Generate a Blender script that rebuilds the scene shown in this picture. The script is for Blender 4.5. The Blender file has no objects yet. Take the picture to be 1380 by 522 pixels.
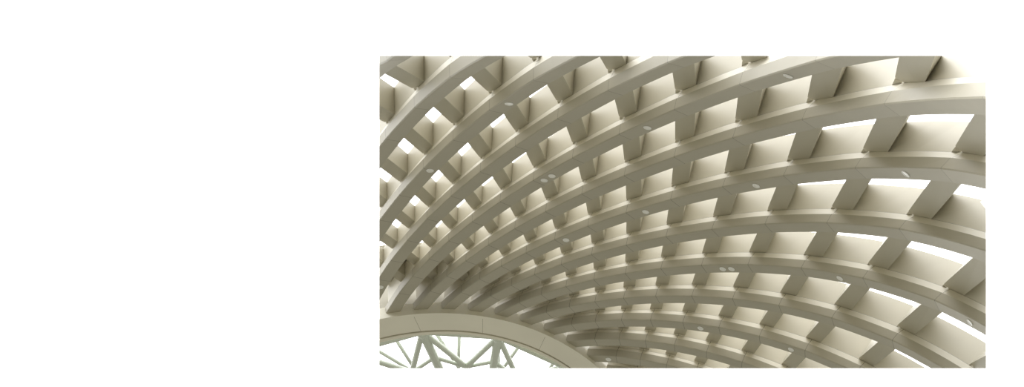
import bpy, bmesh, math
from mathutils import Vector, Matrix
# ---------------------------------------------------------------- vault geometry (world metres)
X=[-0.4226,1.117,0.3825,0.3005,0.09762,1.217,0.03733,1.629,-1.372,0.1062,0.5949,0.6091,-4.209,-0.1816,-0.04585,0.2259,-0.2567,0.03779,-0.1348,-0.1079,-0.167,0.379]
S=40.0; CZ=1.6
F,PIT,ROLL=1400.,.95,.35
def P_r(r,th,dz=0.0):
    x=X;a=r*math.cos(th);b=r*math.sin(th);q=x[16:22]
    xx=a*(1+x[13])+b*x[14]+q[0]*a*a+q[1]*a*b+q[2]*b*b
    yy=a*x[14]+b*(1+x[15])+q[3]*a*a+q[4]*a*b+q[5]*b*b
    d=r-x[2]
    return Vector(((x[0]+xx)*S,(x[1]+yy)*S,(1-x[3]*d-x[4]*d*d)*S+CZ+dz))
def P3(w,th): return P_r(X[2]*math.exp(X[5]*w+X[6]*w*w+X[10]*w**3),th)
def NRM(w,th):
    e=1e-3
    n=(P3(w+e,th)-P3(w-e,th)).cross(P3(w,th+e)-P3(w,th-e)).normalized()
    return n if n.z>0 else -n
DL,PHI,AL,Q=X[7],X[8],X[9],X[11]
def wnode(i,j): return (DL+(j-i)*AL)/(1+Q)
def pos(i,w): return P3(w,PHI+i*AL+w)
def nor(i,w): return NRM(w,PHI+i*AL+w)
def scl(w):
    a=pos(0,w);b=pos(1,w);t=(pos(0,w+.01)-a).normalized();d=b-a
    return (d-t*d.dot(t)).length
# ---------------------------------------------------------------- materials
def mat(name,col,rough=.5,noise=.03):
    m=bpy.data.materials.new(name);m.use_nodes=True;nt=m.node_tree
    b=nt.nodes['Principled BSDF'];b.inputs['Roughness'].default_value=rough
    tc=nt.nodes.new('ShaderNodeTexCoord');nz=nt.nodes.new('ShaderNodeTexNoise');nz.inputs['Scale'].default_value=.5
    rp=nt.nodes.new('ShaderNodeValToRGB')
    rp.color_ramp.elements[0].position=.3;rp.color_ramp.elements[1].position=.7
    rp.color_ramp.elements[0].color=(*[c*(1-noise) for c in col],1);rp.color_ramp.elements[1].color=(*[min(1,c*(1+noise)) for c in col],1)
    nt.links.new(tc.outputs['Object'],nz.inputs['Vector']);nt.links.new(nz.outputs['Fac'],rp.inputs[0]);nt.links.new(rp.outputs[0],b.inputs['Base Color'])
    return m
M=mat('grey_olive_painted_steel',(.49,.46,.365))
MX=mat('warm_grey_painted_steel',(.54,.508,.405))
MW=mat('lit_web_paint',(.77,.73,.61))  # rib paint made lighter on the webs, daylight put into the colour
MS=mat('dark_panel_seam',(.2,.18,.14))
MS2=mat('faint_ring_seam',(.42,.39,.31))
MR=mat('cream_ring_cladding',(.92,.885,.75))
MT=mat('pale_truss_paint',(.70,.75,.66),.4)
ML=mat('light_trim',(.97,.97,.93),.3)
MG=mat('lamp_lens',(.97,.96,.9),.2)
# ---------------------------------------------------------------- camera
camd=bpy.data.cameras.new('camera');cam=bpy.data.objects.new('camera',camd);bpy.context.collection.objects.link(cam)
camd.sensor_width=36;camd.lens=36*F/1380;camd.shift_x=(690-920)/1380;camd.shift_y=(286-261)/1380;camd.clip_end=1000
fw=Vector((0,math.cos(PIT),math.sin(PIT)));up=Vector((0,-math.sin(PIT),math.cos(PIT)));rt=Vector((1,0,0))
cc,ss=math.cos(ROLL),math.sin(ROLL)
R_=rt*cc-up*ss;U_=rt*ss+up*cc
mm=Matrix((R_,U_,-fw)).transposed().to_4x4();mm.translation=Vector((0,0,CZ));cam.matrix_world=mm
bpy.context.scene.camera=cam
def dirpix(u,v): return (R_*(u-920)/F+U_*(286-v)/F+fw)
def pix(p):
    d=p-Vector((0,0,CZ));z=d.dot(fw)
    return (920+F*d.dot(R_)/z,286-F*d.dot(U_)/z,z) if z>1 else (9e9,9e9,z)
# the built part of the vault ends at four straight boundary planes
corners=[dirpix(511,75),dirpix(1329,75),dirpix(1329,497),dirpix(511,497)]
planes=[]
for k in range(4):
    nn=corners[k].cross(corners[(k+1)%4]).normalized()
    if nn.dot(fw)>0: nn=-nn
    planes.append(nn)
def trim(bm):
    for nn in planes:
        g=bm.verts[:]+bm.edges[:]+bm.faces[:]
        if not g: return False
        r=bmesh.ops.bisect_plane(bm,geom=g,plane_co=(0,0,CZ),plane_no=nn,clear_outer=True)
        ed=[q for q in r['geom_cut'] if isinstance(q,bmesh.types.BMEdge)]
        if ed: bmesh.ops.holes_fill(bm,edges=ed)
    return len(bm.faces)>0
def finish(name,bm,mats,dotrim=True):
    bmesh.ops.recalc_face_normals(bm,faces=bm.faces)
    if dotrim and not trim(bm): bm.free();return None
    me=bpy.data.meshes.new(name);bm.to_mesh(me);bm.free()
    for m in mats: me.materials.append(m)
    ob=bpy.data.objects.new(name,me);bpy.context.collection.objects.link(ob);return ob
def frames(pts,nrms):
    out=[]
    for k,p in enumerate(pts):
        t=(pts[min(k+1,len(pts)-1)]-pts[max(k-1,0)]).normalized()
        n=nrms[k];n=(n-t*n.dot(t)).normalized();out.append((p,t,t.cross(n),n))
    return out
def sweep(name,fr,profs,mats,seams=None,seamlong=()):
    bm=bmesh.new();rings=[];tags=[]
    for k,(p,t,s,n) in enumerate(fr):
        offs=[0]
        if seams and seams[k] and 0<k<len(fr)-1: offs=[-.009,.009]
        for o in offs:
            rings.append([bm.verts.new(p+t*o+s*q[0]+n*q[1]) for q in profs[k]]);tags.append(o<0)
    for a,b,tg in zip(rings,rings[1:],tags):
        m=len(a)
        for k in range(m):
            f=bm.faces.new((a[k],a[(k+1)%m],b[(k+1)%m],b[k]))
            if tg or k in seamlong: f.material_index=1
    bm.faces.new(rings[0]);bm.faces.new(rings[-1][::-1])
    return finish(name,bm,mats)
def empty(name,loc):
    e=bpy.data.objects.new(name,None);e.location=loc;bpy.context.collection.objects.link(e);e.empty_display_size=.3;return e
def adopt(par,ch):
    ch.parent=par;ch.matrix_parent_inverse=Matrix.Translation(par.location).inverted()
wref=wnode(1,-2);sp1=scl(wref);fwid=.245*sp1;h=fwid*.5
def depth(w,i=3):
    k=.75-.09*min(1,max(0,(w-.5)/.25))
    if i<=0: k*=.92
    return (k*scl(w)+.12*sp1)*(1+.4*math.exp(-w/.14))+.1
LAMPS={-2:[(685,139),(581,231)],-1:[(541,404)],0:[(746,241),(736,248),(873,173),(1061,99)],2:[(1019,249),(870,285),(764,326),(1221,236)],
 4:[(1133,370),(974,355),(986,355),(1306,436)],6:[(945,435),(1067,467)],8:[(820,485)]}
WD=.16
# RUN[i] = list of (w, point, normal) for every node of rib i
RUN={}
for i in range(-14,18):
    ws=[0.0]+sorted(wnode(i,j) for j in range(-60,20) if 0.03<wnode(i,j)<wref*2.2)
    run=[];started=False;pv=1e9
    for w in ws:
        p=pos(i,w);u,v,z=pix(p)
        if run and (z<9 or (i<1 and v>pv-6 and v<300)):   # carry on straight past the last node
            a,b=run[-2][1],run[-1][1]
            for m in (1,2): run.append((run[-1][0]+.05,b+(b-a)*m,run[-1][2],True))
            break
        pv=v
        run.append((w,p,nor(i,w),False))
        if 490<u<1350 and 50<v<520: started=True
        elif started and (u>1345 or v<55 or v>530): break
        elif u>1400 or v<0: break
    RUN[i]=run if started else []
def node(i,j):
    w=wnode(i,j)
    for q in RUN.get(i,[]):
        if abs(q[0]-w)<1e-6 and pix(q[1])[2]>14: return q
    return None
for i in range(-14,18):
    run=RUN[i]
    if len(run)<2: continue
    dense=[];seam=[]
    for a,b in zip(run,run[1:]+[None]):
        dense.append(a);seam.append(True)
        if b and not b[3]:
            for f in (1/4,2/4,3/4):
                w=a[0]+(b[0]-a[0])*f;p=pos(i,w).lerp(a[1].lerp(b[1],f),.35)
                dense.append((w,p,nor(i,w),False));seam.append(False)
    fr=frames([q[1] for q in dense],[q[2] for q in dense])
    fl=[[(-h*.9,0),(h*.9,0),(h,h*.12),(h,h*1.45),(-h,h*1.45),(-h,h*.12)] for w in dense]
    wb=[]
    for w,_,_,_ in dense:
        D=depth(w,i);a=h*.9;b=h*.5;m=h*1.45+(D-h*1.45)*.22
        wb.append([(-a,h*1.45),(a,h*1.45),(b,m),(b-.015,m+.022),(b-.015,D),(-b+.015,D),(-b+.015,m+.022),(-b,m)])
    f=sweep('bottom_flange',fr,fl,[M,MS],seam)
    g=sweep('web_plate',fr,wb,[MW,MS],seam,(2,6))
    if f or g:
        e=empty('roof_rib',fr[0][0]);e['category']='roof rib';e['group']='curved ribs of the vaulted roof'
        e['label']='long curved beige steel roof rib fanning out from the ring'
        for o in (f,g):
            if o: adopt(e,o)
        if g: g['label']='upper web of the rib, sky-lit brightness put into its cream colour'
    for j in range(-60,20):
        if wnode(i,j)<.03: continue
        A=node(i,j);B=node(i-1,j)
        if not A or not B: continue
        D0,D1=depth(A[0],i),depth(B[0],i-1)
        fr2=frames([A[1],B[1]],[A[2],B[2]])
        hx=h*min(1.35,.75+.75*A[0])
        pr=[[(-hx,h*2.7),(hx,h*2.7),(hx,D),(-hx,D)] for D in (D0,D1)]
        o=sweep('cross_rib',fr2,pr,[MX,MS])
        if o:
            o['label']='short beige steel cross rib bridging two long curved ribs';o['category']='cross rib';o['group']='short cross ribs between the roof ribs'
    for (u,v) in LAMPS.get(i,[]):
        best=None
        for a_,b_ in zip(dense,dense[1:]):
            for k in range(20):
                p=a_[1].lerp(b_[1],k/20);q=pix(p);d=(q[0]-u)**2+(q[1]-v)**2
                if best is None or d<best[0]: best=(d,p,(a_[2].lerp(b_[2],k/20)),(b_[1]-a_[1]).normalized())
        _,p,n,tg=best;r=.14;n=-n
        n=(n-tg*n.dot(tg)).normalized();p=p+n*.006
        z=n.to_track_quat('Z','Y').to_matrix().to_4x4();z.translation=p
        bm=bmesh.new()
        prof=[(r*.7,0),(r*.72,.015),(r*.95,.018),(r*1.05,.0)]
        rr=[[bm.verts.new((c*math.cos(a*math.pi/12),c*math.sin(a*math.pi/12),d)) for a in range(24)] for c,d in prof]
        for A,B in zip(rr,rr[1:]):
            for a in range(24): bm.faces.new((A[a],A[(a+1)%24],B[(a+1)%24],B[a]))
        bm.transform(z);t=finish('trim_ring',bm,[ML])
        bm=bmesh.new();bmesh.ops.create_circle(bm,cap_ends=True,segments=24,radius=r*.7);bm.transform(z@Matrix.Translation((0,0,.006)));l=finish('lens',bm,[MG])
        if t and l:
            e=empty('recessed_downlight',p);adopt(e,t);adopt(e,l);e['category']='downlight';e['group']='round downlights set in the ribs'
            e['label']='small round pale downlight set into a rib flange'
# ---------------------------------------------------------------- ring
R0=X[2]
N=144
ths=[math.radians(-190+250*k/N) for k in range(N+1)]
def ringpart(name,r0,r1,z0,z1,mats,seam=False):
    bm=bmesh.new();prev=None
    for k,t in enumerate(ths):
        for o in ((-.0008,.0008) if seam and k%9==4 else (0,)):
            c=[bm.verts.new(P_r(r*R0,t+o,z)) for r,z in ((r0,z0),(r1,z0),(r1,z1),(r0,z1))]
            if prev:
                for a in range(4):
                    f=bm.faces.new((prev[a],prev[(a+1)%4],c[(a+1)%4],c[a]))
                    if o>0: f.material_index=1
            else: bm.faces.new(c)
            prev=c
    bm.faces.new(prev[::-1])
    return finish(name,bm,mats)
e=empty('oculus_ring',P_r(R0,-1.2));e['category']='roof ring';e['label']='broad cream clad ring beam around the round roof opening'
for o in (ringpart('soffit_panel',.905,1.0,-.25,.5,[MR,MS2],True),ringpart('shadow_gap',.900,.905,-.18,.4,[MS,MS]),ringpart('inner_rim',.885,.900,-.3,.5,[MR,MS]),ringpart('outer_lip',1.0,1.015,-.32,.5,[MR,MS]),ringpart('upstand_collar',.985,1.0,.5,2.6,[M,MS])):
    if o: adopt(e,o)
# closed roof deck around the ring
bm=bmesh.new();grid=[]
for a in range(9):
    w=.004+WD*a/8;row=[]
    for k in range(97):
        th=math.radians(-190+250*k/96);p=P3(w,th);n=NRM(w,th)
        row.append((bm.verts.new(p+n*(depth(w)+.02)),bm.verts.new(p+n*(depth(w)+.2))))
    grid.append(row)
for a in range(8):
    for k in range(96):
        for s in (0,1): bm.faces.new((grid[a][k][s],grid[a+1][k][s],grid[a+1][k+1][s],grid[a][k+1][s]))
for k in range(96):
    for a in (0,8): bm.faces.new((grid[a][k][0],grid[a][k+1][0],grid[a][k+1][1],grid[a][k][1]))
for a in range(8):
    for k in (0,96): bm.faces.new((grid[a][k][0],grid[a+1][k][0],grid[a+1][k][1],grid[a][k][1]))
o=finish('roof_deck',bm,[MX])
o['label']='closed beige roof deck above the ribs beside the ring';o['category']='roof deck'
# ---------------------------------------------------------------- truss
def tube(bm,a,b,r):
    d=b-a;m=d.to_track_quat('Z','Y').to_matrix().to_4x4();m.translation=(a+b)/2
    bmesh.ops.create_cone(bm,cap_ends=True,segments=12,radius1=r,radius2=r,depth=d.length,matrix=m)
e=empty('oculus_truss',P_r(.8*R0,-1.2));e['category']='roof truss';e['label']='pale tubular steel truss spanning the round roof opening'
def part(name,a,b,r):
    bm=bmesh.new();tube(bm,a,b,r);o=finish(name,bm,[MT])
    if o: adopt(e,o)
NT=17
dt=2*math.pi/NT
for k in range(NT):
    t=k*dt-1.30;t1=t+dt;th=t+dt/2
    if math.sin(t)>.5 or math.cos(t)<-.8: continue
    def q(r,t,z): return P_r(r*R0,t,z)
    a=q(.845,t,.5);b=q(.845,t1,.5);m0=q(.5,t,.8);m1=q(.5,t1,.8);md=q(.62,th,.6);a2=q(.87,t,1.9);b2=q(.87,t1,1.9);am=q(.85,th,.5)
    part('outer_chord',a,b,.17);part('upper_chord',a2,b2,.12);part('inner_chord',m0,m1,.14);part('radial_strut',a,m0,.24)
    part('diagonal_brace',a,md,.15);part('diagonal_brace',b,md,.15);part('diagonal_brace',md,m0,.13);part('diagonal_brace',md,m1,.13)
    part('post',a,a2,.12);part('upper_brace',a2,am,.09);part('upper_brace',b2,am,.09)
    part('upper_radial',a2,q(.45,t+.12,2.4),.1);part('middle_chord',q(.68,t,.6),md,.11);part('middle_chord',md,q(.68,t1,.6),.11)
    part('upper_radial',q(.87,th,1.9),q(.45,th-.1,2.4),.1)
    bm=bmesh.new();bmesh.ops.create_icosphere(bm,subdivisions=2,radius=.36,matrix=Matrix.Translation(a));o=finish('node_joint',bm,[MT])
    if o: adopt(e,o)
# ---------------------------------------------------------------- sky
w=bpy.data.worlds.new('sky');bpy.context.scene.world=w;w.use_nodes=True
nt=w.node_tree;bg=nt.nodes['Background']
tc=nt.nodes.new('ShaderNodeTexCoord');sx=nt.nodes.new('ShaderNodeSeparateXYZ');rp=nt.nodes.new('ShaderNodeValToRGB')
nt.links.new(tc.outputs['Generated'],sx.inputs[0]);nt.links.new(sx.outputs['Z'],rp.inputs[0]);nt.links.new(rp.outputs[0],bg.inputs[0])
rp.color_ramp.elements[0].position=.3;rp.color_ramp.elements[0].color=(.108,.105,.089,1)
rp.color_ramp.elements[1].position=.6;rp.color_ramp.elements[1].color=(1,1,1,1)
bg.inputs[1].default_value=3.6
bpy.context.scene.view_settings.view_transform='Standard'
